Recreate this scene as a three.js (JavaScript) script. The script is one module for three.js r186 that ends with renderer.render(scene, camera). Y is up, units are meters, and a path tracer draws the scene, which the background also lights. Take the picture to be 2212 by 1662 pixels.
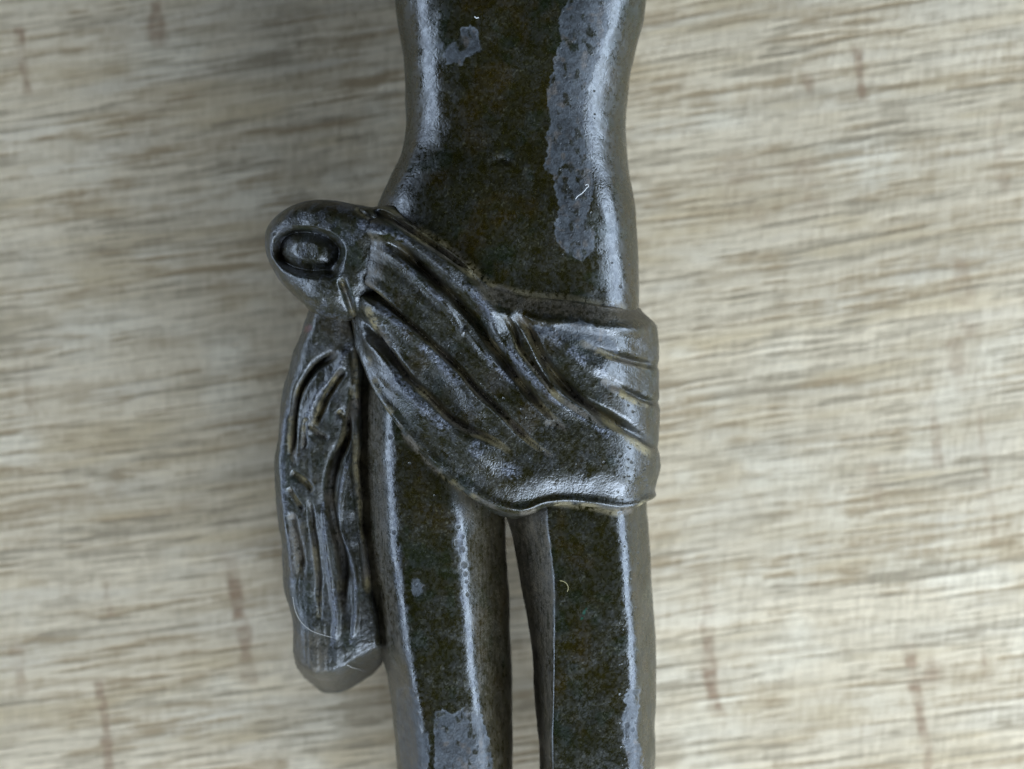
import * as THREE from 'three';
import { RectAreaLightUniformsLib } from 'three/addons/lights/RectAreaLightUniformsLib.js';
import { RoundedBoxGeometry } from 'three/addons/geometries/RoundedBoxGeometry.js';
import { mergeGeometries } from 'three/addons/utils/BufferGeometryUtils.js';

// ---------------------------------------------------------------- camera, lamps, exposure
// Modelling unit: 0.03 mm. (mx, my) run right and towards the figurine's feet, mz rises from the board.
const K = 3e-5, REACH = 3333, BASE = 500;                 // BASE: height of the figurine's belly above the board
const scene = new THREE.Scene();
scene.background = new THREE.Color(0x000000);
const camera = new THREE.PerspectiveCamera(2 * Math.atan(831 / REACH) * 180 / Math.PI, 1024 / 769, 0.005, 3);
camera.up.set(0, 0, -1);
camera.position.set(0, (BASE + REACH) * K, 0);
camera.lookAt(0, 0, 0);
camera.focus = (REACH - 10) * K;
camera.userData.fStop = 22;
const renderer = new THREE.WebGLRenderer({ antialias: true });
renderer.toneMapping = THREE.LinearToneMapping;
renderer.toneMappingExposure = 0.67;
renderer.shadowMap.enabled = true;
RectAreaLightUniformsLib.init();
// added lamps stand in for soft daylight, well outside the frame: [position, aim, width, height, intensity, colour, label]
const LAMPS = [
  [[-0.20, 0.075, 0.0], [0, 0.012, 0.0], 0.24, 0.10, 6.0, [0.60, 0.76, 1.0], 'added soft panel lamp standing beyond the knotted side of the figurine'],
  [[0.18, 0.070, -0.005], [0, 0.012, 0.0], 0.20, 0.10, 9.4, [0.62, 0.78, 1.0], 'added soft panel lamp standing beyond the bare hip of the figurine'],
  [[0.075, 0.080, 0.150], [0.02, 0.010, 0.02], 0.17, 0.10, 16.5, [0.66, 0.80, 1.0], 'added soft panel lamp standing beyond the legs of the figurine'],
];

// ---------------------------------------------------------------- helpers
let seed = 20240611;
const rnd = () => { seed = (seed * 1664525 + 1013904223) >>> 0; return seed / 4294967296; };
const clamp = (x, a = 0, b = 1) => x < a ? a : x > b ? b : x;
const mix = (a, b, t) => a + (b - a) * t;
const sst = (a, b, x) => { const t = clamp((x - a) / (b - a)); return t * t * (3 - 2 * t); };
const LAT = new Float32Array(65536); for (let i = 0; i < 65536; i++) LAT[i] = rnd();   // 64 x 64 x 16 lattice of values
function vn(x, y, z = 0) {                                  // value noise, 0..1
  const xf = Math.floor(x), yf = Math.floor(y), zf = Math.floor(z), x0 = xf & 63, x1 = (xf + 1) & 63, y0 = (yf & 63) << 6, y1 = ((yf + 1) & 63) << 6, k = (zf & 15) << 12;
  let u = x - xf, v = y - yf, w = z - zf; u = u * u * (3 - 2 * u); v = v * v * (3 - 2 * v);
  let a = LAT[k | y0 | x0], b = LAT[k | y1 | x0]; a += (LAT[k | y0 | x1] - a) * u; b += (LAT[k | y1 | x1] - b) * u; a += (b - a) * v;
  if (w === 0) return a;
  w = w * w * (3 - 2 * w); const q = ((zf + 1) & 15) << 12;
  let c = LAT[q | y0 | x0], d = LAT[q | y1 | x0]; c += (LAT[q | y0 | x1] - c) * u; d += (LAT[q | y1 | x1] - d) * u; c += (d - c) * v;
  return a + (c - a) * w;
}
const fbm = (x, y, z, o = 3) => { let s = 0, a = 0.5, t = 0; for (let i = 0; i < o; i++) { s += a * vn(x, y, z); t += a; a *= 0.5; x = x * 2.03 + 11.3; y = y * 2.03 + 5.7; z = z * 2.03 + 3.1; } return s / t; };
const M = (mx, my, mz) => [(mx - 1106) * K, (mz + BASE) * K, (my - 831) * K];
const table = (rows) => (y) => {                            // rows [y, a, b, ...]: smooth (monotone-ish Catmull) interpolation
  let i = 0; while (i < rows.length - 2 && y > rows[i + 1][0]) i++;
  const p0 = rows[Math.max(0, i - 1)], p1 = rows[i], p2 = rows[i + 1], p3 = rows[Math.min(rows.length - 1, i + 2)];
  const h = p2[0] - p1[0], t = clamp((y - p1[0]) / h), t2 = t * t, t3 = t2 * t, out = [];
  for (let c = 1; c < p1.length; c++) {
    const m1 = p2 === p0 ? 0 : (p2[c] - p0[c]) / (p2[0] - p0[0]) * h, m2 = p3 === p1 ? 0 : (p3[c] - p1[c]) / (p3[0] - p1[0]) * h;
    out.push((2 * t3 - 3 * t2 + 1) * p1[c] + (t3 - 2 * t2 + t) * m1 + (-2 * t3 + 3 * t2) * p2[c] + (t3 - t2) * m2);
  }
  return out;
};
function toLine(pts, x, y, reach = 1e9) {                   // [signed distance, 0..1 along] to an open polyline; null beyond reach
  let best = 1e18, sgn = 1, al = 0, total = pts.total;
  if (!total) { pts.cum = [0]; for (let i = 1; i < pts.length; i++) pts.cum.push(pts.cum[i - 1] + Math.hypot(pts[i][0] - pts[i - 1][0], pts[i][1] - pts[i - 1][1])); total = pts.total = pts.cum[pts.length - 1];
    pts.box = [Math.min(...pts.map(p => p[0])), Math.max(...pts.map(p => p[0])), Math.min(...pts.map(p => p[1])), Math.max(...pts.map(p => p[1]))]; }
  const b = pts.box; if (x < b[0] - reach || x > b[1] + reach || y < b[2] - reach || y > b[3] + reach) return null;
  for (let i = 0; i < pts.length - 1; i++) {
    const ax = pts[i][0], ay = pts[i][1], dx = pts[i + 1][0] - ax, dy = pts[i + 1][1] - ay, l2 = dx * dx + dy * dy;
    const t = clamp(((x - ax) * dx + (y - ay) * dy) / l2), ex = x - ax - t * dx, ey = y - ay - t * dy, d = ex * ex + ey * ey;
    if (d < best) { best = d; sgn = dx * ey - dy * ex > 0 ? 1 : -1; al = (pts.cum[i] + t * Math.sqrt(l2)) / total; }
  }
  return [sgn * Math.sqrt(best), al];
}
const smoothLine = (pts, n = 6) => {                        // densify with Catmull-Rom
  const out = []; for (let i = 0; i < pts.length - 1; i++) {
    const a = pts[Math.max(0, i - 1)], b = pts[i], c = pts[i + 1], d = pts[Math.min(pts.length - 1, i + 2)];
    for (let j = 0; j < n; j++) { const t = j / n, t2 = t * t, t3 = t2 * t; out.push([0, 1].map(k => 0.5 * (2 * b[k] + (c[k] - a[k]) * t + (2 * a[k] - 5 * b[k] + 4 * c[k] - d[k]) * t2 + (3 * b[k] - a[k] - 3 * c[k] + d[k]) * t3))); }
  } out.push(pts[pts.length - 1]); return out;
};
function inPoly(poly, x, y) { let c = false; for (let i = 0, j = poly.length - 1; i < poly.length; j = i++) { const a = poly[i], b = poly[j]; if ((a[1] > y) !== (b[1] > y) && x < (b[0] - a[0]) * (y - a[1]) / (b[1] - a[1]) + a[0]) c = !c; } return c; }
const Z2 = (a) => a.map(([x, y]) => [507 + 0.458 * x, 398 + 0.458 * y]);
const Z3 = (a) => a.map(([x, y]) => [507 + 0.458 * x, 902 + 0.458 * y]);
const QA = (a) => a.map(([x, y]) => [723.8 + 0.2094 * x, 405.3 + 0.2094 * y]), QB = (a) => a.map(([x, y]) => [984.4 + 0.2094 * x, 651.4 + 0.2094 * y]), QC = (a) => a.map(([x, y]) => [760 + 0.2094 * x, 723.8 + 0.2094 * y]);
const QK = (a) => a.map(([x, y]) => [550.1 + 0.1571 * x, 405.3 + 0.1571 * y]), QT = (a) => a.map(([x, y]) => [564.6 + 0.2613 * x, 651.4 + 0.2613 * y]);
const Z1 = (a) => a.map(([x, y]) => [507 + 0.458 * x, 0.458 * y]);
function dataTex(data, w, h, srgb) {
  const t = new THREE.DataTexture(data, w, h, THREE.RGBAFormat); t.magFilter = THREE.LinearFilter; t.minFilter = THREE.LinearFilter;
  t.wrapS = t.wrapT = THREE.ClampToEdgeWrapping; if (srgb) t.colorSpace = THREE.SRGBColorSpace; t.needsUpdate = true; return t;
}
const toS = (l) => { l = clamp(l); return 255 * (l <= 0.0031308 ? 12.92 * l : 1.055 * Math.pow(l, 1 / 2.4) - 0.055); };

// ---------------------------------------------------------------- the board: pale rough-sawn wood
{
  const W = 1840, H = 1380, wide = 0.136, deep = 0.102, thick = 0.018;
  const col = new Uint8Array(W * H * 4), bmp = new Uint8Array(W * H * 4), F = (REACH + BASE) / REACH;
  // brown marks across the grain, as [x, y0, y1, width, strength] on the board
  const marks = [[335, -40, 100, 16, 0.9], [50, 60, 200, 10, 0.9], [1858, 95, 215, 10, 1.0], [1745, 165, 200, 12, 0.8], [505, 1195, 1340, 16, 1.0], [530, 1330, 1480, 14, 0.8], [1535, 1350, 1545, 15, 1.0], [1525, 1240, 1330, 10, 0.5], [2020, 865, 1010, 12, 0.6], [1970, 1390, 1500, 13, 1.0], [2005, 1420, 1480, 30, 0.6], [1995, 1490, 1680, 11, 0.9], [2130, 880, 1180, 8, 0.5], [2128, 1390, 1490, 6, 0.8], [2080, 560, 660, 22, 0.5], [2070, 730, 850, 16, 0.5], [232, 1240, 1340, 8, 0.5], [225, 1470, 1680, 12, 0.8], [38, 1390, 1500, 14, 0.5], [1600, 330, 480, 40, 0.3], [1740, 340, 470, 35, 0.35], [2090, 690, 740, 20, 0.5], [60, 780, 900, 9, 0.35], [1890, 1000, 1100, 12, 0.4], [2160, 250, 420, 12, 0.35], [-90, 400, 560, 14, 0.8], [-160, 1000, 1200, 12, 0.8], [2330, 300, 520, 14, 0.8], [2400, 1100, 1300, 12, 0.8], [700, -160, -60, 12, 0.7], [1500, 1760, 1860, 14, 0.7]];
  for (let j = 0; j < H; j++) for (let i = 0; i < W; i++) {
    const wx = (i / W - 0.5) * wide / K / F, wy = (0.5 - j / H) * deep / K / F, x = wx + 1106, y = wy + 831;   // v runs away from the feet
    const tilt = 0.155 - 0.02 * sst(300, 1500, y) + 0.02 * (vn(x / 900 + 3, y / 700) - 0.5);
    const u = x, v = y + tilt * (x - 1106) + 14 * (vn(x / 420 + 9, y / 260 + 2) - 0.5);
    const broad = fbm(u / 900, v / 70, 4.5, 3), band = vn(u / 620 + 7, v / 26 + 3), line = vn(u / 330 + 31, v / 11.5 + 17), fine = vn(u / 80 + 1, v / 6.2 + 5), hair = vn(u / 38 + 8, v / 3.6);
    const cell = vn(x / 11 + 40, y / 16 + 7), patch = fbm(x / 170 + 2, y / 110 + 8, 1.5, 3);
    let dark = 0.36 * sst(0.50, 0.90, line) * (0.45 + 0.9 * vn(u / 200 + 5, v / 90)) + 0.14 * sst(0.48, 0.85, band) + 0.44 * sst(0.46, 0.92, fine) + 0.36 * (hair - 0.45) + 0.34 * (cell - 0.5);
    const dash = vn(u / 84 + 61, v / 6 + 77) * (0.55 + 0.6 * vn(u / 240 + 4, v / 46 + 9)), dash2 = vn(u / 130 + 11, v / 7.5 + 37) * (0.5 + 0.7 * vn(u / 160 + 14, v / 70 + 19));
    dark += 0.52 * sst(0.56, 0.82, dash) + 0.52 * sst(0.58, 0.82, dash2);
    const ln1 = 1 - Math.abs(2 * vn(u / 520 + 3, v / 19 + 51) - 1), ln2 = 1 - Math.abs(2 * vn(u / 300 + 23, v / 10 + 41) - 1);
    dark += 0.42 * sst(0.86, 0.99, ln1) * (0.2 + vn(u / 90 + 7, v / 30)) + 0.36 * sst(0.82, 0.99, ln2) * (0.1 + vn(u / 60 + 27, v / 25 + 3)) - 0.14;
    // ribs left by the saw, across the grain
    const rib = sst(1350, 2200, x) * 0.11 + 0.06, rv = vn((x + 0.10 * y) / 5.4, y / 42 + 3);
    dark += rib * (rv - 0.45) * 2;
    const warm = fbm(u / 260 + 12, v / 40 + 4, 7.5, 3), grey = fbm(u / 300 + 2, v / 55 + 14, 2.5, 2);
    let r = 0.68, g = 0.545, b = 0.36;
    const wm = sst(0.45, 0.75, warm) * 0.8; r = mix(r, 0.55, wm * 0.95); g = mix(g, 0.415, wm * 0.95); b = mix(b, 0.235, wm * 0.95);
    const gm = 0.5 * sst(0.50, 0.72, grey); r = mix(r, 0.66, gm); g = mix(g, 0.555, gm); b = mix(b, 0.40, gm);
    const pm = 0.85 * sst(0.55, 0.75, patch); r = mix(r, 0.78, pm * 0.75); g = mix(g, 0.66, pm * 0.75); b = mix(b, 0.47, pm * 0.75);
    const bm = 0.80 + 0.40 * broad; r *= bm; g *= bm; b *= bm;
    dark = clamp(dark, -0.15, 0.93);
    const cool = sst(0.35, 0.65, vn(u / 180 + 90, v / 30 + 6));
    r = mix(r, mix(0.375, 0.355, cool), dark); g = mix(g, mix(0.265, 0.275, cool), dark); b = mix(b, mix(0.142, 0.170, cool), dark);
    let mk = 0;
    for (const [mx, y0, y1, w, s] of marks) {
      if (Math.abs(x - mx) > w * 3 + 24 || y < y0 - 30 || y > y1 + 30) continue;
      const wob = (vn(y / 60 + mx, mx) - 0.5) * 8 + (y - (y0 + y1) / 2) * 0.12, ww = w * (0.9 + 1.0 * vn(y / 22, mx + 5));
      const ragged = (0.35 + 0.6 * vn(x / 16, v / 9 + 3)) * (0.45 + 0.75 * sst(0.25, 0.6, vn(x / 30 + 9, v / 20 + mx)));
      mk = Math.max(mk, s * sst(ww, ww * 0.35, Math.abs(x - mx - wob)) * sst(y0 - 12, y0 + 14, y) * sst(y1 + 12, y1 - 14, y) * ragged);
    }
    mk = clamp(mk) * 0.85; r = mix(r, 0.29, mk); g = mix(g, 0.175, mk); b = mix(b, 0.095, mk);
    const o = (j * W + i) * 4; col[o] = toS(r); col[o + 1] = toS(g); col[o + 2] = toS(b); col[o + 3] = 255;
    const hgt = clamp(0.72 - 0.45 * dark + 0.16 * (hair - 0.5) + (0.05 + rib * 1.2) * (rv - 0.5) + 0.12 * (fine - 0.5)); bmp[o] = bmp[o + 1] = bmp[o + 2] = 255 * hgt; bmp[o + 3] = 255;
  }
  const mat = new THREE.MeshStandardMaterial({ map: dataTex(col, W, H, true), bumpMap: dataTex(bmp, W, H), bumpScale: 0.00012, roughness: 0.85 });
  const geo = new RoundedBoxGeometry(wide, thick, deep, 3, 0.0012);
  { const p = geo.attributes.position, uv = geo.attributes.uv; for (let i = 0; i < p.count; i++) uv.setXY(i, p.getX(i) / wide + 0.5, 0.5 - p.getZ(i) / deep); }
  const board = new THREE.Mesh(geo, mat); board.name = 'wooden_board'; board.position.y = -thick / 2;
  board.userData = { kind: 'structure', label: 'pale rough-sawn wooden board with streaked grain lying under the figurine', category: 'board' };
  board.castShadow = board.receiveShadow = true; scene.add(board);
}

// ---------------------------------------------------------------- bronze: skin of a part, computed on its own surface
// Places where the dark glossy patina has flaked away, as outlines on the figurine's front
const flakes = [
  Z1([[1580, -20], [1540, 60], [1530, 130], [1545, 190], [1510, 260], [1505, 330], [1480, 390], [1475, 470], [1490, 560], [1470, 650], [1475, 720], [1455, 780], [1500, 830], [1510, 900], [1530, 980], [1515, 1060], [1510, 1120], [1540, 1170], [1600, 1215], [1640, 1240], [1690, 1180], [1700, 1100], [1660, 1060], [1680, 960], [1700, 880], [1680, 760], [1650, 620], [1640, 520], [1690, 330], [1745, 190], [1770, 80], [1770, -20]]),
  Z1([[1065, 125], [1110, 120], [1145, 140], [1160, 190], [1160, 240], [1120, 255], [1090, 262], [1065, 305], [1035, 290], [1000, 290], [985, 250], [1000, 205], [1040, 195], [1070, 170]]),
  Z1([[945, 180], [985, 190], [975, 225], [940, 215]]),
  Z3([[940, 1415], [980, 1390], [1020, 1410], [1060, 1400], [1090, 1370], [1140, 1390], [1170, 1450], [1200, 1560], [1230, 1800], [930, 1800], [945, 1640], [935, 1560], [940, 1490]]),
  Z3([[800, 1290], [840, 1300], [865, 1370], [875, 1450], [905, 1500], [915, 1570], [915, 1640], [880, 1760], [760, 1800], [735, 1500], [740, 1330]]),
  Z3([[1830, 1430], [1850, 1390], [1840, 1320], [1870, 1290], [1920, 1310], [1920, 1400], [1900, 1500], [1940, 1640], [1930, 1800], [1850, 1800], [1870, 1650], [1835, 1540]]),
  Z3([[825, 770], [860, 765], [890, 800], [880, 835], [850, 850], [828, 815]]),
  Z2([[1380, 660], [1480, 680], [1620, 650], [1720, 680], [1780, 730], [1810, 800], [1740, 780], [1640, 740], [1560, 740], [1440, 710]]),
];
const flakeBox = flakes.map(f => [Math.min(...f.map(p => p[0])) - 12, Math.max(...f.map(p => p[0])) + 12, Math.min(...f.map(p => p[1])) - 12, Math.max(...f.map(p => p[1])) + 12]);
const flakeLoops = flakes.map(f => [...f, f[0]]);
function flaked(x, y) {                                     // signed distance, positive inside a flaked place
  let s = -99; for (let k = 0; k < flakes.length; k++) { const b = flakeBox[k]; if (x < b[0] || x > b[1] || y < b[2] || y > b[3]) continue;
    const d = Math.abs(toLine(flakeLoops[k], x, y)[0]); s = Math.max(s, inPoly(flakes[k], x, y) ? d : -d); }
  return s;
}
// pits as [x, y, radius]
const pits = [[1364, 567, 3], [1344, 617, 4], [1323, 566, 2], [842, 945, 6], [849, 1154, 5], [988, 1140, 5], [997, 1162, 6], [989, 1176, 9], [996, 1190, 8], [1002, 1225, 8], [1004, 1245, 6], [1007, 1262, 4], [1010, 1290, 4], [838, 728, 6], [830, 712, 5], [842, 745, 6], [846, 758, 4], [822, 700, 4], [1345, 860, 3], [1358, 876, 3], [1369, 890, 3], [1338, 985, 5], [1332, 995, 4], [1340, 1005, 3], [1347, 1030, 3], [1345, 1080, 2], [1397, 985, 4], [1402, 1000, 4], [1396, 1015, 3], [1400, 1040, 3], [1378, 1503, 7], [1374, 1525, 4], [1356, 1573, 6], [1370, 1585, 5], [589, 503, 4], [1060, 790, 4], [955, 1015, 5], [873, 935, 4], [884, 945, 3], [1030, 1620, 3], [900, 1268, 3]];
for (let i = 0; i < 70; i++) pits.push([1210 + 90 * rnd(), 560 * rnd(), 0.8 + 1.3 * rnd()]);
for (let i = 0; i < 40; i++) pits.push([800 + 590 * rnd(), 680 + 400 * rnd(), 0.8 + 1.6 * rnd()]);
for (let i = 0; i < 40; i++) pits.push([1355 + 50 * rnd(), 950 + 140 * rnd(), 1 + 1.8 * rnd()]);
for (let i = 0; i < 40; i++) pits.push([1340 + 45 * rnd(), 1130 + 540 * rnd(), 0.8 + 1.6 * rnd()]);
const pitAt = {};
for (const q of pits) for (let a = -1; a <= 1; a++) for (let b = -1; b <= 1; b++) { const k = ((q[1] + 14 * b) >> 5) * 128 + ((q[0] + 14 * a) >> 5); (pitAt[k] = pitAt[k] || []).includes(q) || pitAt[k].push(q); }
function bronze(part, grid, nu, nv, TW, TH, groove, opts = {}) {
  // grid: Float32Array of model-space points (nu x nv); groove(x, y, z): 0..1 where grime has settled, or worn: <0
  const col = new Uint8Array(TW * TH * 4), rgh = new Uint8Array(TW * TH * 4), bmp = new Uint8Array(TW * TH * 4);
  const p = [0, 0, 0], GF = new Float32Array(nu * nv), FF = new Float32Array(nu * nv);
  for (let q = 0; q < nu * nv; q++) { const x = grid[q * 3], y = grid[q * 3 + 1], z = grid[q * 3 + 2]; GF[q] = groove ? groove(x, y, z) : 0; FF[q] = opts.flakes === false || z < -150 ? -99 : flaked(x, y); }
  for (let j = 0; j < TH; j++) for (let i = 0; i < TW; i++) {
    const fu = (i + 0.5) / TW * (nu - 1), fv = (j + 0.5) / TH * (nv - 1), iu = Math.min(nu - 2, Math.floor(fu)), iv = Math.min(nv - 2, Math.floor(fv)), tu = fu - iu, tv = fv - iv;
    for (let c = 0; c < 3; c++) { const a = (iv * nu + iu) * 3 + c, b = a + nu * 3; p[c] = mix(mix(grid[a], grid[a + 3], tu), mix(grid[b], grid[b + 3], tu), tv); }
    const [x, y, z] = p, front = z > -150, at = iv * nu + iu, lerp = (A) => mix(mix(A[at], A[at + 1], tu), mix(A[at + nu], A[at + nu + 1], tu), tv);
    const big = fbm(x / 90, y / 120, z / 90, 3), mid = fbm(x / 26 + 4, y / 26, z / 26, 3), spk = vn(x / 2.5, y / 2.5, z / 2.5), spk2 = vn(x / 6.5 + 9, y / 6.5, z / 6.5), streak = vn(x / 4 + 2, y / 40, z / 4);
    // patina: olive brown to brown-black with green and rust clouds
    let r = mix(0.0110, 0.0240, big), g = mix(0.0120, 0.0178, big), b = mix(0.0022, 0.0036, mid);
    const rust = sst(0.55, 0.72, fbm(x / 60 + 20, y / 75 + 3, z / 60, 3)); r += 0.006 * rust; g += 0.0015 * rust; b -= 0.001 * rust;
    const green = sst(0.56, 0.70, fbm(x / 50 + 70, y / 50 + 31, z / 50, 3)); g += 0.0015 * green; b += 0.002 * green; r -= 0.003 * green;
    { const gr = 0.7 + 0.6 * vn(x / 4.2 + 50, y / 4.2, z / 4.2) * (0.6 + 0.8 * spk); r *= gr; g *= gr; b *= gr; }
    const fleck = sst(0.74, 0.93, spk) * sst(0.3, 0.7, mid); r += 0.05 * fleck; g += 0.046 * fleck; b += 0.022 * fleck;
    let ro = 0.31 + (opts.ro || 0) + 0.22 * (mid - 0.5) + 0.22 * (spk2 - 0.5) + 0.16 * (spk - 0.5), h = 0.60 + 0.17 * (spk - 0.5) + 0.07 * (spk2 - 0.5) + 0.05 * (streak - 0.5) + 0.04 * (mid - 0.5);
    const gv = lerp(GF);
    // rubbed high places and painted corner glints: greyer, brushed
    let rub = (opts.rub || 0) * sst(0.46, 0.66, fbm(x / 20 + 8, y / 26 + 1, z / 20, 3) + 0.10 * (spk - 0.5)) + (gv < 0 ? -gv : 0) * sst(0.25, 0.6, 0.5 * mid + 0.5 * spk2);
    rub = clamp(rub) * (0.35 + 0.65 * sst(0.3, 0.62, 0.55 * spk + 0.45 * vn(x / 3.4 + 7, y / 8 + 2, z / 3.4))); const sp = 0.45 + 1.1 * spk;
    r = mix(r, 0.125 * sp, rub * 0.85); g = mix(g, 0.133 * sp, rub * 0.85); b = mix(b, 0.158 * sp, rub * 0.85); ro = mix(ro, 0.56, rub * 0.8); h += rub * (0.45 * (spk - 0.5) + 0.12 * (spk2 - 0.5));
    // flaked places
    if (front && opts.flakes !== false) {
      const jag = 7 * (vn(x / 9, y / 9, 5) - 0.5) + 4 * (vn(x / 3.6, y / 3.6, 9) - 0.5), s = lerp(FF);
      if (s > -12) {
        const open = sst(0.26, 0.44, fbm(x / 13 + 31, y / 17 + 4, 6, 3)), inside = sst(-1.6, 1.6, s + jag) * (0.15 + 0.85 * open), rim = (0.2 + 0.8 * sst(0.4, 0.65, vn(x / 24, y / 24, 8))) * Math.exp(-Math.pow((s + jag - 1.6) / 2.4, 2)), tone = -0.1 + 1.5 * fbm(x / 8 + 3, y / 8, 4, 3) + 0.7 * (spk - 0.5), br = sst(0.62, 0.8, fbm(x / 16 + 6, y / 16, 2, 2));
        r = mix(r, mix(0.066, 0.10, br) * tone, inside * 0.8); g = mix(g, mix(0.075, 0.080, br) * tone, inside * 0.8); b = mix(b, mix(0.082, 0.062, br) * tone, inside * 0.8);
        ro = mix(ro, 0.58, inside); h = mix(h, 0.45 + 0.16 * (spk2 - 0.5) + 0.22 * (spk - 0.5), inside);
        r = mix(r, 0.21, rim * 0.55 * spk2); g = mix(g, 0.225, rim * 0.55 * spk2); b = mix(b, 0.24, rim * 0.55 * spk2); h += 0.12 * rim;
      }
    }
    // pale grime settled in the grooves
    if (gv > 0) {
      const m = gv * sst(0.30, 0.60, 0.35 * spk + 0.35 * spk2 + 0.4 * mid), ye = sst(0.4, 0.65, vn(x / 40 + 5, y / 40 + 5, 3));
      r = mix(r, mix(0.165, 0.290, ye), m); g = mix(g, mix(0.125, 0.220, ye), m); b = mix(b, mix(0.075, 0.085, ye), m); ro = mix(ro, 0.85, m); h += 0.10 * m * (spk - 0.3);
    }
    if (front) for (const q of pitAt[(y >> 5) * 128 + (x >> 5)] || []) { const dx = x - q[0], dy = y - q[1]; if (dx > -14 && dx < 14 && dy > -14 && dy < 14) { const d = Math.hypot(dx, dy) / q[2] + 0.5 * (spk2 - 0.5); if (d < 1.3) { const m = sst(1.2, 0.6, d); h = mix(h, 0.0, m); ro = mix(ro, 0.8, m); } else if (d < 2.2 && q[2] > 3) { const m = 0.5 * sst(2.2, 1.4, d) * spk2; r = mix(r, 0.14, m); g = mix(g, 0.145, m); b = mix(b, 0.15, m); } } }
    if (opts.filmOrReflection) { const m = opts.filmOrReflection(x, y, z) * (0.25 + 0.75 * sst(0.25, 0.65, 0.4 * streak + 0.3 * spk + 0.3 * spk2)); if (m > 0) { const t = 0.45 + 1.1 * mid; r = mix(r, 0.084 * t, m); g = mix(g, 0.060 * t, m); b = mix(b, 0.026 * t, m); ro = mix(ro, 0.66, m); } }
    if (opts.tint) opts.tint(x, y, z, (tr, tg, tb, m) => { r = mix(r, tr, m); g = mix(g, tg, m); b = mix(b, tb, m); });
    const o = (j * TW + i) * 4;
    col[o] = toS(r); col[o + 1] = toS(g); col[o + 2] = toS(b); col[o + 3] = 255;
    rgh[o] = rgh[o + 1] = rgh[o + 2] = 255 * clamp(ro, 0.12, 1); rgh[o + 3] = 255;
    bmp[o] = bmp[o + 1] = bmp[o + 2] = 255 * clamp(h); bmp[o + 3] = 255;
  }
  return new THREE.MeshPhysicalMaterial({ map: dataTex(col, TW, TH, true), roughnessMap: dataTex(rgh, TW, TH), bumpMap: dataTex(bmp, TW, TH), bumpScale: opts.bump || 6e-5, roughness: 1, metalness: 0, ior: 1.85 });
}

// a part wrapped round a lengthwise axis. section(y) -> [xl, cl, cr, xr, zf, zs, zb]: outer and front corner lines left and right, front, side and back heights
function wrap({ y0, y1, ny, nt, section, sharp: edge = 12, disp, front = 1.35, share = 0.78, grow = 10, warp, keep, capA = true, capB = true }) {
  const pos = new Float32Array((nt + 1) * (ny + 1) * 3), th = [];
  for (let i = 0; i <= nt; i++) { const s = i / nt * 2 - 1, a = Math.abs(s); th.push(Math.sign(s) * (a < share ? a / share * front : front + (a - share) / (1 - share) * (Math.PI - front))); }
  const fld = disp ? new Float32Array((nt + 1) * (ny + 1)) : null;
  for (let j = 0; j <= ny; j++) {
    const y = mix(y0, y1, j / ny), [xl, cl0, cr0, xr, zf, zs, zb] = section(y), F = (REACH - zs) / REACH, F0 = (REACH - zf) / REACH, cl = 1106 + (cl0 - 1106) * F0, cr = 1106 + (cr0 - 1106) * F0;
    const Xl = 1106 + (xl - 1106) * F, Xr = 1106 + (xr - 1106) * F, cx = (cl + cr) / 2, cz = (zf + zb) / 2;
    const poly = [[cl - 3, zf], [cr + 3, zf], [Xr + grow, zs], [mix(Xr, cx, 0.34), zb], [mix(Xl, cx, 0.34), zb], [Xl - grow, zs]], planes = [];
    for (let k = 0; k < 6; k++) { const a = poly[k], b = poly[(k + 1) % 6]; let nx = b[1] - a[1], nz = -(b[0] - a[0]); const l = Math.hypot(nx, nz) || 1; nx /= l; nz /= l; let d = nx * (a[0] - cx) + nz * (a[1] - cz); if (d < 0) { nx = -nx; nz = -nz; d = -d; } planes.push([nx, nz, Math.max(d, 3)]); }
    const ring = th.map(t => { const sharp = typeof edge === 'number' ? edge : edge(t), sx = Math.sin(t), sz = Math.cos(t); let s = 0; for (const [nx, nz, d] of planes) { const q = (nx * sx + nz * sz) / d; if (q > 0) s += Math.pow(q * 100, sharp); } const r = 100 / Math.pow(s, 1 / sharp); return [cx + sx * r, cz + sz * r]; });
    for (let i = 0; i <= nt; i++) {
      const a = ring[(i - 1 + nt) % nt], b = ring[(i + 1) % nt]; let nx = -(b[1] - a[1]), nz = b[0] - a[0]; const l = Math.hypot(nx, nz) || 1; nx /= l; nz /= l;
      const [x, z] = ring[i]; let o = 0;
      if (disp) { const e = disp(x, y, z, nx, nz); if (Array.isArray(e)) { o = e[0]; fld[j * (nt + 1) + i] = e[1]; } else o = e; }
      const q = (j * (nt + 1) + i) * 3; pos[q] = x + nx * o; pos[q + 1] = y; pos[q + 2] = z + nz * o;
    }
  }
  return finish(pos, nt + 1, ny + 1, keep ? (q) => keep(fld[q]) : null, capA, capB, warp);
}
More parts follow.
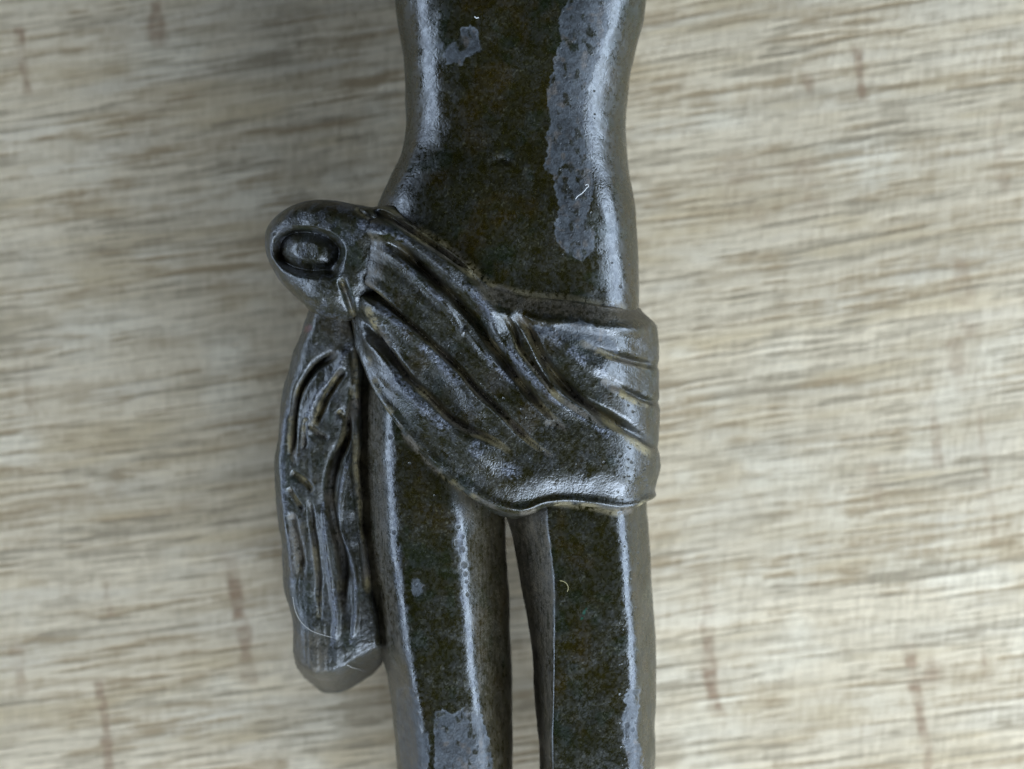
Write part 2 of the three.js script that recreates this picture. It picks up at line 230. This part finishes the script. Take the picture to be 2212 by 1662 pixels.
function finish(pos, nu, nv, keep, capA, capB, warp) {
  if (warp) for (let q = 0; q < nu * nv; q++) { const w = warp(pos[q * 3], pos[q * 3 + 1], pos[q * 3 + 2]); pos[q * 3] = w[0]; pos[q * 3 + 1] = w[1]; pos[q * 3 + 2] = w[2]; }
  const n = nu * nv, P = new Float32Array((n + 2) * 3), U = new Float32Array((n + 2) * 2), idx = [];
  for (let j = 0; j < nv; j++) for (let i = 0; i < nu; i++) { const q = j * nu + i, m = M(pos[q * 3], pos[q * 3 + 1], pos[q * 3 + 2]); P.set(m, q * 3); U[q * 2] = i / (nu - 1); U[q * 2 + 1] = j / (nv - 1); }
  for (let j = 0; j < nv - 1; j++) for (let i = 0; i < nu - 1; i++) { const a = j * nu + i, b = a + 1, c = a + nu, d = c + 1; if (keep && !(keep(a) || keep(b) || keep(c) || keep(d))) continue; idx.push(a, c, b, b, c, d); }
  const mid = (row, at, v) => { let s = [0, 0, 0]; for (let i = 0; i < nu; i++) for (let c = 0; c < 3; c++) s[c] += P[(row * nu + i) * 3 + c] / nu; P.set(s, at * 3); U[at * 2] = 0.5; U[at * 2 + 1] = v; };
  mid(0, n, 0); mid(nv - 1, n + 1, 1);
  if (capA) for (let i = 0; i < nu - 1; i++) idx.push(n, i, i + 1);
  if (capB) for (let i = 0; i < nu - 1; i++) { const r = (nv - 1) * nu + i; idx.push(n + 1, r + 1, r); }
  let vol = 0; for (let t = 0; t < idx.length; t += 3) { const [a, b, c] = [idx[t] * 3, idx[t + 1] * 3, idx[t + 2] * 3]; vol += P[a] * (P[b + 1] * P[c + 2] - P[b + 2] * P[c + 1]) + P[a + 1] * (P[b + 2] * P[c] - P[b] * P[c + 2]) + P[a + 2] * (P[b] * P[c + 1] - P[b + 1] * P[c]); }
  const y0 = 0; if (vol < 0) for (let t = 0; t < idx.length; t += 3) { const s = idx[t]; idx[t] = idx[t + 1]; idx[t + 1] = s; }
  const g = new THREE.BufferGeometry(); g.setAttribute('position', new THREE.BufferAttribute(P, 3)); g.setAttribute('uv', new THREE.BufferAttribute(U, 2)); g.setIndex(idx); g.computeVertexNormals();
  return { geo: g, pos, nu, nv };
}
const figurine = new THREE.Group(); figurine.name = 'bronze_figurine';
figurine.userData = { label: 'dark bronze figurine with a knotted loincloth lying on its back on the wooden board', category: 'figurine' };
scene.add(figurine);
const mesh = (name, geo, mat, parent) => { const m = new THREE.Mesh(geo, mat); m.name = name; m.castShadow = m.receiveShadow = true; parent.add(m); return m; };
const lump = (x, y, z, s, a) => a * (fbm(x / s, y / s, z / s, 2) - 0.5);

// body: torso and both legs
const torsoAt = table([
  [-420, 790, 860, 1370, 1450, -40], [-200, 820, 890, 1335, 1420, -15], [0, 845, 908, 1316, 1393, -5], [92, 862, 917, 1300, 1371, -6], [183, 866, 926, 1277, 1357, -10], [247, 868, 926, 1269, 1352, -12], [311, 858, 908, 1280, 1356, -10], [366, 833, 884, 1292, 1363, -4],
  [426, 805, 855, 1309, 1374, 2], [504, 785, 838, 1322, 1382, 4], [595, 772, 832, 1330, 1386, 0], [665, 768, 830, 1332, 1386, -6], [800, 772, 835, 1332, 1386, -20], [1000, 800, 880, 1320, 1380, -60]]);
const torso = wrap({ y0: -420, y1: 1010, ny: 480, nt: 420, grow: 20, sharp: (t) => mix(6.5, 9, sst(-0.4, 0.4, t)), section: (y) => { const [a, b, c, d, z] = torsoAt(y); return [a, b, c, d, z, -150, -480]; },
  disp: (x, y, z, nx, nz) => lump(x, y, z, 130, 9) + lump(x + 500, y, z, 40, 3) - (nz > 0 ? 7 * Math.exp(-(Math.pow((x - 1085) / 16, 2) + Math.pow((y - 345) / 9, 2))) : 0) + (nz > 0.2 ? 8 * Math.exp(-Math.pow((x - 1090) / 150, 2)) * sst(200, 460, y) : 0) });
const legL = table([[640, 776, 838, 985, 1080, -30], [994, 768, 841, 945, 1085, -22], [1058, 769, 843, 968, 1088, -20], [1108, 771, 846, 990, 1091, -20], [1200, 780, 852, 999, 1092, -22], [1314, 800, 867, 1005, 1100, -24], [1406, 814, 877, 1013, 1102, -26], [1497, 837, 894, 1022, 1105, -28], [1566, 849, 906, 1034, 1105, -30], [1662, 857, 914, 1048, 1106, -32], [2050, 880, 940, 1060, 1108, -60]]);
const legR = table([[900, 1098, 1181, 1335, 1396, -40], [1122, 1098, 1184, 1341, 1399, -22], [1177, 1113, 1190, 1348, 1403, -22], [1268, 1128, 1199, 1357, 1408, -22], [1337, 1141, 1199, 1362, 1412, -24], [1429, 1153, 1198, 1367, 1416, -26], [1543, 1160, 1196, 1368, 1418, -28], [1662, 1171, 1196, 1373, 1416, -30], [2050, 1176, 1200, 1375, 1410, -60]]);
const legSec = (t, zs) => (y) => { const [a, b, c, d, z] = t(y); return [a, b, c, d, z, zs, -400]; };
const legDisp = (x, y, z) => lump(x, y, z, 70, 6) + lump(x + 90, y, z, 26, 2.2);
const left = wrap({ y0: 640, y1: 2050, ny: 440, nt: 300, grow: 9, sharp: 13, section: legSec(legL, -185), disp: legDisp });
const right = wrap({ y0: 900, y1: 2050, ny: 380, nt: 300, grow: 7, sharp: (t) => mix(14, 60, sst(-0.15, -0.4, t)), section: legSec(legR, -160), disp: legDisp });
{
  const tint = (x, y, z, put) => { if (z < -140) return; const d = toLine(greenLine, x, y, 10); if (d && Math.abs(d[0]) < 3) put(0.02, 0.10, 0.06, 0.7 * sst(0.4, 0.7, vn(x / 4, y / 4))); };
  const greenLine = Z3([[1660, 900], [1650, 930], [1640, 960]]);
  // pale wear along the limb corners, with their broken highlights painted in
  const wearGlintA = [Z1([[1760, 0], [1740, 150], [1700, 280], [1655, 480], [1680, 620], [1715, 780], [1755, 920], [1785, 1100], [1797, 1300], [1800, 1440]]), Z1([[885, 0], [905, 200], [925, 400], [915, 560], [870, 700], [820, 820], [750, 950]])], wearGlintL = [Z3([[725, 60], [735, 200], [740, 400], [757, 700], [785, 900], [812, 1150], [850, 1300]]), Z3([[1050, 440], [1072, 650], [1085, 900], [1108, 1100], [1122, 1250], [1140, 1390]])], wearGlintR = [Z3([[1830, 500], [1848, 700], [1866, 900], [1882, 1150], [1885, 1300], [1885, 1500], [1895, 1700]])];
  const wornOrGlint = (lines, w, gain) => (x, y, z) => { if (z < -130) return 0; let m = 0; for (const l of lines) { const d = toLine(l, x, y, 30); if (d) m = Math.max(m, sst(w * 1.6, w * 0.3, Math.abs(d[0] + 12 * (vn(x / 16, y / 22, 3) - 0.5)))); } return -gain * m * (0.4 + 0.9 * vn(x / 30 + 2, y / 45, 5)); };
  const hem = smoothLine(Z2([[800, 1180], [880, 1275], [960, 1355], [1060, 1435], [1150, 1495], [1250, 1550]]), 3), hemR = Z2([[1450, 1500], [1560, 1510], [1700, 1530], [1800, 1555], [1880, 1545]]), neck = Z1([[720, 985], [850, 1075], [1000, 1175], [1100, 1255], [1170, 1325], [1240, 1370], [1400, 1400], [1600, 1420], [1720, 1440], [1830, 1445]]);
  const plus = (f, line, w, gain) => (x, y, z) => { const d = z > -160 && toLine(line, x, y, 40), a = f(x, y, z); return d && Math.abs(d[0]) < w ? Math.max(a < 0 ? 0 : a, gain * sst(w, 2, Math.abs(d[0]))) || a : a; };
  // brown leg flanks up to the corners: dull deposit plus painted-in wood reflection
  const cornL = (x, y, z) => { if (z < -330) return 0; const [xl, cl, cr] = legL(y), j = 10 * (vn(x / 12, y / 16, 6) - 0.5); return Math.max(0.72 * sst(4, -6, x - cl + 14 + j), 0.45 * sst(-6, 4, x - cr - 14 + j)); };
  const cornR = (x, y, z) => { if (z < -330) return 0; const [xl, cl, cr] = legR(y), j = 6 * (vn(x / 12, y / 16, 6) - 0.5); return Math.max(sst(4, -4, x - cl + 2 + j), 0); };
  const mT = bronze('torso', torso.pos, torso.nu, torso.nv, 800, 1100, plus(wornOrGlint(wearGlintA, 13, 0.4), neck, 16, 0.5), { rub: 0.07 });
  const mL = bronze('left', left.pos, left.nu, left.nv, 640, 900, plus(wornOrGlint(wearGlintL, 7, 0.75), hem, 12, 0.6), { rub: 0.06, filmOrReflection: cornL });
  const mR = bronze('right', right.pos, right.nu, right.nv, 640, 860, plus(wornOrGlint(wearGlintR, 7, 0.75), hemR, 12, 0.6), { rub: 0.06, tint, filmOrReflection: cornR });
  // one continuous body: three skins on one mesh
  const geo = mergeGeometries([torso.geo, left.geo, right.geo], true);
  mesh('body', geo, [mT, mL, mR], figurine);
}

// loincloth over the hips: [signed depth profile strokes]
const topEdge = smoothLine(Z1([[520, 960], [640, 958], [720, 985], [850, 1078], [1000, 1178], [1100, 1258], [1170, 1328], [1240, 1372], [1400, 1405], [1600, 1425], [1720, 1443], [1800, 1448], [1900, 1440], [2200, 1430]]), 4);
const lowEdge = smoothLine(Z2([[400, 480], [520, 560], [560, 610], [600, 760], [645, 890], [690, 1000], [745, 1095], [800, 1178], [880, 1270], [960, 1350], [1060, 1430], [1150, 1490], [1250, 1538], [1330, 1558], [1400, 1548], [1470, 1522], [1570, 1512], [1700, 1524], [1800, 1545], [1880, 1535], [1945, 1515], [2300, 1500]]), 4);
const G = (pts, depth, w, asym = 0, W = 40, conv = Z2) => ({ pts: smoothLine(conv(pts), 4), depth, w, asym, W });
const F = (pts, depth, w, step = 0, W = 26) => ({ pts: smoothLine(pts, 3), depth, w, step, W });
const folds = [
  F(QA([[420, 200], [600, 330], [850, 500], [1000, 600], [1200, 730], [1400, 870], [1560, 1010]]), 36, 10.8, 4, 34),
  F([...QA([[560, 520], [750, 690], [900, 830], [1080, 1000], [1220, 1130], [1350, 1280], [1480, 1430]]), ...QB([[330, 400], [430, 520], [550, 690], [660, 830], [740, 930], [860, 1070], [1000, 1210], [1180, 1320]])], 33, 8, 7),
  F([...QA([[200, 850], [330, 980], [480, 1130], [640, 1290], [800, 1430]]), ...QC([[780, 50], [930, 190], [1130, 380], [1280, 560], [1450, 710], [1600, 860], [1760, 1030], [1960, 1190], [2150, 1280]])], 24, 7, 8),
  F(QC([[200, -60], [360, 110], [520, 340], [600, 460], [750, 600], [880, 720], [1030, 870], [1250, 1000], [1450, 1085], [1680, 1240]]), 21, 8.1, 9, 34),
  F(QB([[560, 120], [720, 240], [800, 400], [880, 560], [960, 680], [1080, 830], [1250, 1000], [1430, 1130], [1640, 1290], [1800, 1420], [1960, 1540], [2120, 1640]]), 25, 9.5, 7, 34),
  F(QB([[470, 120], [590, 290], [650, 480], [760, 630], [900, 810], [1010, 950], [1200, 1090], [1400, 1210], [1600, 1350]]), 10, 6.8, 4, 34),
  F(QB([[1250, 400], [1400, 490], [1550, 555], [1700, 600], [1850, 640], [2050, 680]]), 16, 8.1, 5, 34),
  F(QB([[1480, 780], [1550, 840], [1640, 910], [1760, 975], [1880, 1040], [2050, 1080]]), 16, 8.1, 6, 34),
  F(QB([[900, 1240], [1050, 1270], [1150, 1330]]), 5, 6.8, 0, 34), F(QA([[330, 1200], [420, 1430], [520, 1580], [560, 1659]]), 15, 9.5, 0, 34),
];
const ridges = [
  { pts: smoothLine([...QA([[280, 400], [650, 510], [900, 690], [1100, 830], [1300, 1000], [1450, 1110], [1600, 1310]]), ...QB([[430, 350], [600, 560], [750, 750], [900, 880], [1050, 1010], [1300, 1160], [1560, 1360]])], 3), a: 20, w: 16 },
  { pts: smoothLine([...QA([[480, 600], [750, 830], [950, 1030], [1150, 1230], [1300, 1470]]), ...QB([[130, 330], [320, 560], [500, 760], [630, 890]])], 3), a: 8, w: 8 },
  { pts: smoothLine([...QA([[330, 1150], [600, 1320], [800, 1520]]), ...QC([[650, 30], [850, 210], [1100, 490], [1300, 770], [1450, 950]])], 3), a: 12, w: 18 },
  { pts: smoothLine(QC([[430, 420], [700, 680], [950, 910], [1250, 1130], [1450, 1300], [1650, 1420]]), 3), a: 14, w: 29 },
  { pts: smoothLine(QB([[880, 290], [1050, 390], [1200, 530], [1380, 660], [1600, 760]]), 3), a: 11, w: 17 },
];
const clothAt = table([
  [400, 812, 860, 1305, 1370, 0], [450, 792, 835, 1312, 1376, 2], [504, 780, 822, 1320, 1382, 2], [600, 766, 812, 1322, 1386, 0], [665, 764, 815, 1308, 1384, -4], [720, 768, 822, 1300, 1398, -8], [790, 770, 832, 1308, 1400, -12], [880, 770, 838, 1318, 1398, -14], [950, 768, 840, 1328, 1396, -16], [1040, 768, 842, 1336, 1400, -20], [1100, 770, 846, 1340, 1397, -22], [1180, 775, 850, 1345, 1398, -24]]);
function clothField(x, y, z, nz) {                          // [offset from the body, depth inside the cloth's outline]
  let st = topEdge ? toLine(topEdge, x, y)[0] : 0, sl = -toLine(lowEdge, x, y)[0];
  if (z < -200) { const t = sst(-200, -330, z); st = mix(st, y - 620, t); sl = mix(sl, 1085 - y, t); }
  const inside = Math.min(st, sl);
  const thick = 34 + 10 * vn(x / 80, y / 80, 2);
  const up = sst(-7, mix(20, 46, sst(1000, 1080, x)), st), lo = sst(-5, 9, sl) * (0.48 + 0.52 * sst(4, 80, sl));
  let o = -90 + (90 + thick * 0.55) * Math.min(sst(-22, 2, st), sst(-22, 2, sl)) + thick * 0.75 * Math.min(up, lo) - thick * 0.30;
  if (inside > -5) {
    o += 9 * Math.exp(-Math.pow((sl - 11) / 8, 2)) * (0.6 + 0.6 * vn(x / 30, y / 30, 9)) + 9 * sst(1390, 1310, x) * Math.exp(-Math.pow((st - mix(16, 50, sst(1000, 1080, x))) / 11, 2));
    let f = 0; const tipfade = sst(-4, 14, inside);
    for (const s of folds) { const d = toLine(s.pts, x, y, 80); if (!d) continue; const [q, al] = d, end = sst(0, s.pts.length < 17 ? 0.55 : 0.10, al) * sst(1, 0.66, al) * 1.2, wv = s.w * (0.7 + 0.5 * vn(al * 9, s.depth)); f += end * (-s.depth * (0.75 + 0.5 * vn(al * 7 + 3, s.w)) / (1 + Math.pow(q / wv, 4)) + (q > 0 ? s.step * Math.exp(-q / s.W) * sst(0, wv * 1.2, q) : -0.4 * s.step * Math.exp(q / s.W))); }
    for (const s of ridges) { const d = toLine(s.pts, x, y, 90); if (!d) continue; const [q, al] = d; f += s.a * sst(0, 0.12, al) * sst(1, 0.75, al) * Math.exp(-(q * q) / (s.w * s.w)); }
    const ac = y - 0.85 * x, al2 = x + 0.85 * y, fine = sst(1010, 930, y + 0.35 * (x - 1000)) * sst(0, 30, inside);
    f += fine * (4 * (vn(ac / 20, al2 / 220, 3) - 0.5) + 0.8 * (vn(ac / 5.5, al2 / 120, 7) - 0.5));
    o += f * tipfade * (z < -60 ? sst(-330, -60, z) : 1) + lump(x, y, z, 60, 7) + lump(x, y + 300, z, 18, 1.2);
  }
  return [o, inside];
}
const cloth = wrap({ y0: 405, y1: 1180, ny: 500, nt: 520, grow: 3, sharp: 15, section: (y) => { const [a, b, c, d, z] = clothAt(y); return [a, b, c, d, z, -150, -480]; }, disp: clothField, keep: (f) => f > -20, capA: false, capB: false, share: 0.85 });
const grimeOf = (list, w, gain) => (x, y, z) => {
  let m = 0, w2 = 0;
  for (const s of list) { const d = toLine(s.pts, x, y, 26); if (!d) continue; m = Math.max(m, gain * sst(0, 0.12, d[1]) * sst(1, 0.9, d[1]) * sst(s.w * w, s.w * 0.25, Math.abs(d[0])) * (s.depth < 3 ? 0.75 * sst(0.25, 0.8, vn(d[1] * 60, s.depth + 3)) : 0.25 + 1.0 * vn(d[1] * 14, s.depth + 3))); }
  for (const s of ridges) { const d = toLine(s.pts, x, y, 26); if (d) w2 = Math.max(w2, 1.0 * sst(s.w * 1.0, 2, Math.abs(d[0])) * sst(0.2, 0.6, vn(d[1] * 11, s.w))); }
  return m > 0.12 ? clamp(m) : -w2;
};
const edges = [{ pts: topEdge, w: 8, depth: 1 }, { pts: lowEdge, w: 8, depth: 2 }];
// dull brown dirt: on the upper ledge of the cloth, and beside the knot
const clothFilm = (x, y, z) => { if (z < -170) return 0; const st = toLine(topEdge, x, y, 60), j = 12 * (vn(x / 11, y / 11, 3) - 0.5); let m = 0; if (st) m = 0.85 * sst(-4, 4, st[0]) * sst(38, 26, st[0] + j) * sst(1010, 1060, x); return Math.max(m, 0.7 * sst(1.1, 0.7, Math.hypot((x - 795 - j) / 48, (y - 560 - j) / 62))); };
const loincloth = mesh('loincloth', cloth.geo, bronze('cloth', cloth.pos, cloth.nu, cloth.nv, 1150, 900, grimeOf([...folds, ...edges], 1.5, 0.75), { rub: 0.14, ro: 0.06, filmOrReflection: clothFilm, bump: 9e-5 }), figurine);

// hanging end of the cloth beside the thigh
const tailAt = table([
  [628, 680, 745, -60], [673, 663, 757, -60], [719, 649, 771, -64], [764, 631, 775, -70], [810, 617, 777, -74], [879, 605, 777, -80], [970, 594, 778, -84], [1085, 593, 781, -88], [1177, 601, 788, -90], [1268, 608, 800, -92], [1314, 617, 807, -94], [1360, 626, 813, -94], [1420, 630, 821, -96], [1450, 632, 825, -100], [1472, 635, 828, -108], [1490, 640, 830, -140], [1510, 646, 831, -195], [1530, 650, 829, -245], [1548, 656, 825, -285], [1558, 668, 815, -300]]);
const tailFolds = [
  F(QT([[600, 380], [560, 440], [400, 540], [300, 680], [225, 850], [195, 1050], [205, 1250], [250, 1390]]), 24, 8), F(QT([[650, 540], [540, 720], [470, 850], [420, 960], [400, 1060]]), 17, 8), F(QT([[700, 620], [740, 800], [690, 1000], [640, 1200], [580, 1350], [535, 1500], [525, 1662], [550, 1850], [600, 2080], [625, 2240], [625, 2420], [640, 2620], [650, 2740]]), 30, 11),
  F(QT([[760, 360], [735, 520], [745, 700]]), 14, 6), F(QT([[745, 1000], [740, 1300], [765, 1600], [800, 1850], [815, 2100], [835, 2350], [850, 2520]]), 18, 7), F(QT([[350, 1640], [385, 1950], [400, 2140], [430, 2400], [430, 2720]]), 11, 6), F(QT([[190, 1760], [225, 1960], [255, 2160], [280, 2320]]), 12, 9),
  F(QT([[190, 1430], [300, 1500], [390, 1610]]), 11, 6), F(QT([[170, 1560], [230, 1660], [310, 1780]]), 9, 5), F(QT([[340, 1010], [420, 1100], [520, 1150]]), 7, 5), F(QT([[590, 900], [660, 980], [700, 1060]]), 8, 5), F(QT([[330, 960], [300, 1100], [310, 1260]]), 8, 5),
];
const tailRidges = [
  { pts: smoothLine(QT([[710, 1270], [650, 1450], [615, 1660], [605, 1900], [680, 2110], [730, 2310], [750, 2510], [730, 2710], [700, 2880]]), 3), a: 11, w: 5.5 }, { pts: smoothLine(QT([[470, 1700], [485, 2040], [515, 2260], [555, 2460], [570, 2710], [545, 2900]]), 3), a: 9, w: 8 },
  { pts: smoothLine(QT([[690, 360], [560, 620], [430, 760], [340, 950], [310, 1150]]), 3), a: 8, w: 10 }, { pts: smoothLine(QT([[160, 850], [125, 1100], [120, 1400], [150, 1760], [190, 2100], [205, 2360]]), 3), a: 6, w: 10 },
];
const tail = wrap({ y0: 628, y1: 1558, ny: 460, nt: 300, grow: 4, sharp: 12, warp: (x, y, z) => [x + 4 * (vn(y / 50, 3) - 0.5) * 2, y - (58 * sst(690, 820, x) + 14 * sst(670, 630, x)) * sst(1380, 1490, y), z], section: (y) => { const [l, r, z] = tailAt(y); return [l, l + 20, r - 8, r + 4, z, z - 90, Math.min(z - 190, -330)]; }, disp: (x, y, z, nx, nz) => {
  let f = lump(x, y, z, 44, 6) + lump(x, y + 99, z, 12, 2) + (y < 1470 ? 1.4 * (vn((x - 0.05 * y) / 5.5, y / 90, 3) - 0.5) + 3 * (vn((x - 0.05 * y) / 14, y / 130, 5) - 0.5) : 0); if (nz < 0.1) return f; const fade = sst(1500, 1470, y) * sst(635, 690, y) * sst(0.1, 0.6, nz);
  for (const s of tailFolds) { const d = toLine(s.pts, x, y, 50); if (d) f -= fade * s.depth * sst(0, 0.14, d[1]) * sst(1, 0.75, d[1]) / (1 + Math.pow(d[0] / s.w, 4)); }
  for (const s of tailRidges) { const d = toLine(s.pts, x, y, 50); if (d) f += fade * s.a * sst(0, 0.1, d[1]) * sst(1, 0.9, d[1]) * Math.exp(-(d[0] * d[0]) / (s.w * s.w)); }
  return f;
} });
{
  const red = [653, 707], tint = (x, y, z, put) => { const d = Math.hypot((x - red[0]) / 12, (y - red[1]) / 9); if (d < 1.4 && z > -160) put(0.16, 0.045, 0.045, 0.55 * sst(1.3, 0.4, d + 0.8 * (vn(x / 4, y / 4) - 0.5))); };
  const g0 = grimeOf(tailFolds, 1.7, 0.62), g1 = (x, y, z) => { const a = g0(x, y, z); if (a > 0.1) return a; let w = 0; for (const s of tailRidges) { const d = toLine(s.pts, x, y, 26); if (d) w = Math.max(w, 0.8 * sst(s.w * 1.1, 2, Math.abs(d[0]))); } return -w; };
  mesh('hanging_end', tail.geo, bronze('tail', tail.pos, tail.nu, tail.nv, 640, 820, g1, { rub: 0.20, ro: 0.17, tint, filmOrReflection: (x, y, z) => z < -340 ? 0 : Math.max(0.7 * sst(1380, 1400, y + 14 * vn(x / 9, y / 9)) * sst(704, 694, x + 8 * vn(x / 9, y / 9, 4)), 0.6 * sst(0.2, -0.1, Math.abs(y - 690) / 60 - 0.6 + 0.3 * vn(x / 10, y / 10)) * sst(715, 735, x), 0.6 * sst(24, 12, Math.abs(x - (628 + 0.05 * (y - 1180)))) * sst(1120, 1150, y) * sst(1270, 1240, y), 0.35 * sst(1476, 1492, y + 10 * vn(x / 10, y / 10))), flakes: false, bump: 8e-5 }), loincloth);
}

// knot: a loop of cloth with a hollow in it, spread from its own middle
{
  const rim = smoothLine([[800, 446], [754, 437], [713, 429], [667, 427], [626, 436], [594, 453], [571, 476], [561, 502], [565, 545], [588, 592], [617, 624], [644, 648], [668, 672], [715, 690], [762, 680], [792, 655], [815, 600], [830, 530], [828, 475], [800, 446]], 8);
  const c = [690, 545], nu = 340, ns = 150, rad = [], F = (REACH + 110) / REACH;
  for (let i = 0; i < nu; i++) { const a = i / (nu - 1) * Math.PI * 2, dx = Math.cos(a), dy = Math.sin(a); let best = 60; for (let k = 0; k < rim.length - 1; k++) { const [ax, ay] = rim[k], [bx, by] = rim[k + 1], ex = bx - ax, ey = by - ay, den = dx * ey - dy * ex; if (Math.abs(den) < 1e-9) continue; const t = ((ax - c[0]) * ey - (ay - c[1]) * ex) / den, s = ((ax - c[0]) * dy - (ay - c[1]) * dx) / den; if (t > 0 && s >= -1e-6 && s <= 1 + 1e-6) best = t; } rad.push(best); }
  const pos = new Float32Array(nu * ns * 3);
  const crease = [G([[500, 440], [540, 560], [560, 660]], 20, 7), G([[560, 100], [640, 170], [760, 250]], 12, 7), G([[600, 430], [700, 490], [760, 560]], 9, 8)];
  const oval = (x, y) => { const a = x - 664, b = y - 541, p = a * 0.985 + b * 0.17, q = b * 0.985 - a * 0.17; return (1 - Math.pow(Math.pow(Math.abs(p) / 78, 2.3) + Math.pow(Math.abs(q) / 48, 2.3), 1 / 2.3)) * 50; };
  for (let j = 0; j < ns; j++) for (let i = 0; i < nu; i++) {
    const t = j / (ns - 1), a = i / (nu - 1) * Math.PI * 2, s = t < 0.8 ? Math.sin(t / 0.8 * Math.PI / 2 * 0.98) / Math.sin(Math.PI / 2 * 0.98) : 1 - 0.22 * (t - 0.8) / 0.2 * (t - 0.8) / 0.2;
    const x = c[0] + rad[i] * s * Math.cos(a) * F, y = c[1] + rad[i] * s * Math.sin(a) * F;
    let z;
    if (t < 0.8) {
      const e = Math.pow(s, 5); z = 22 - 95 * (1 - Math.sqrt(Math.max(0, 1 - e))) - 34 * sst(760, 560, x) + 12 * sst(740, 800, x);
      // hollow of the loop
      const hd = oval(x, y), low = sst(560, 600, y); z -= 36 * sst(mix(-6, -16, low), mix(8, 12, low), hd) - 26 * sst(4, 34, hd) + 16 * Math.exp(-(Math.pow((x - 718) / 13, 2) + Math.pow((y - 588) / 12, 2)));
      const neckin = sst(640, 690, y) * sst(770, 700, x); z -= 26 * neckin;
      for (const q of crease) { const l = toLine(q.pts, x, y, 40); if (l) z -= q.depth * sst(0, 0.15, l[1]) * sst(1, 0.8, l[1]) * Math.exp(-(l[0] * l[0]) / (q.w * q.w)); }
      z += lump(x, y, 0, 36, 6) + lump(x, y, 70, 11, 1.6);
      pos.hold = z;
    } else z = null;
    const q = (j * nu + i) * 3; pos[q] = x; pos[q + 1] = y; if (z === null) { const b = pos[((Math.floor(0.8 * (ns - 1))) * nu + i) * 3 + 2]; z = mix(b, -300, (t - 0.8) / 0.2); } pos[q + 2] = z;
  }
  const k = finish(pos, nu, ns, null, false, true);
  const lip = crease;
  mesh('knot', k.geo, bronze('knot', k.pos, k.nu, k.nv, 640, 480, grimeOf(lip, 1.2, 0.55), { rub: 0.40, ro: 0.10, flakes: false, bump: 8e-5 }), loincloth);
}

// ---------------------------------------------------------------- lint and hairs lying on the bronze
{
  const fibreMat = (c) => new THREE.MeshStandardMaterial({ color: c, roughness: 0.7 });
  const white = fibreMat(0xd8d6d0), straw = fibreMat(0xa79a6c), pale = fibreMat(0xa9a49a);
  const fibre = (pts, z, r, mat, label) => {
    const g = new THREE.TubeGeometry(new THREE.CatmullRomCurve3(pts.map(([x, y, dz = 0]) => new THREE.Vector3(...M(x, y, z + dz)))), 40, r * K, 6);
    const m = new THREE.Mesh(g, mat); m.name = 'lint_fibre' + (fibre.n ? '_' + String(fibre.n).padStart(3, '0') : ''); fibre.n = (fibre.n || 0) + 1; m.castShadow = m.receiveShadow = true;
    m.userData = { label, category: 'fibre', group: 'stray fibres on the figurine' }; scene.add(m);
  };
  fibre([[1243, 431], [1247, 425], [1256, 419], [1262, 413], [1266, 408], [1271, 403], [1269, 399], [1264, 401]], 6, 1.1, white, 'kinked white lint fibre on the flaked strip of the belly');
  fibre([[1176, 566], [1174, 561], [1175, 555]], 6, 1.0, white, 'tiny straight white fibre on the dark lower belly');
  fibre([[1025, 36], [1029, 39], [1034, 38]], 2, 1.3, white, 'tiny white speck of lint on the chest above the square flaked patch');
  fibre([[1210, 1257], [1219, 1259], [1226, 1266], [1228, 1274], [1226, 1281]], -17, 0.9, straw, 'short curled straw-coloured hair on the thigh without the hanging cloth');
  fibre([[624, 1298, -6], [630, 1325], [642, 1350], [664, 1370], [690, 1380], [712, 1386]], -50, 0.8, pale, 'long curved pale hair across the lower end of the hanging cloth');
  fibre([[742, 1448, 0], [750, 1466, -60], [757, 1484, -140], [764, 1498, -190]], -62, 0.7, pale, 'fine pale hair dangling over the bottom edge of the hanging cloth');
}

// ---------------------------------------------------------------- the added lamps themselves
LAMPS.forEach(([at, aim, w, h, power, rgb, label], i) => {
  const lamp = new THREE.Group(); lamp.name = 'added_panel_lamp' + (i ? '_00' + i : ''); lamp.userData = { label, category: 'lamp', group: 'added panel lamps round the board' };
  lamp.position.set(...at); lamp.lookAt(...aim); scene.add(lamp);
  const shell = new THREE.MeshStandardMaterial({ color: 0x1c1c1e, roughness: 0.6 });
  const box = new THREE.Mesh(new RoundedBoxGeometry(w + 0.02, h + 0.02, 0.02, 2, 0.004), shell); box.name = 'housing'; box.position.z = -0.012; lamp.add(box);
  const c = new THREE.Color().setRGB(...rgb);
  const face = new THREE.Mesh(new THREE.PlaneGeometry(w, h), new THREE.MeshStandardMaterial({ color: 0xffffff, emissive: c, emissiveIntensity: 0.8, roughness: 0.9 })); face.name = 'diffuser'; face.position.z = 0.0005; lamp.add(face);
  const light = new THREE.RectAreaLight(c, power, w, h); light.name = 'added_panel_light'; light.position.z = 0.002; light.rotation.y = Math.PI; lamp.add(light);
});

renderer.render(scene, camera);
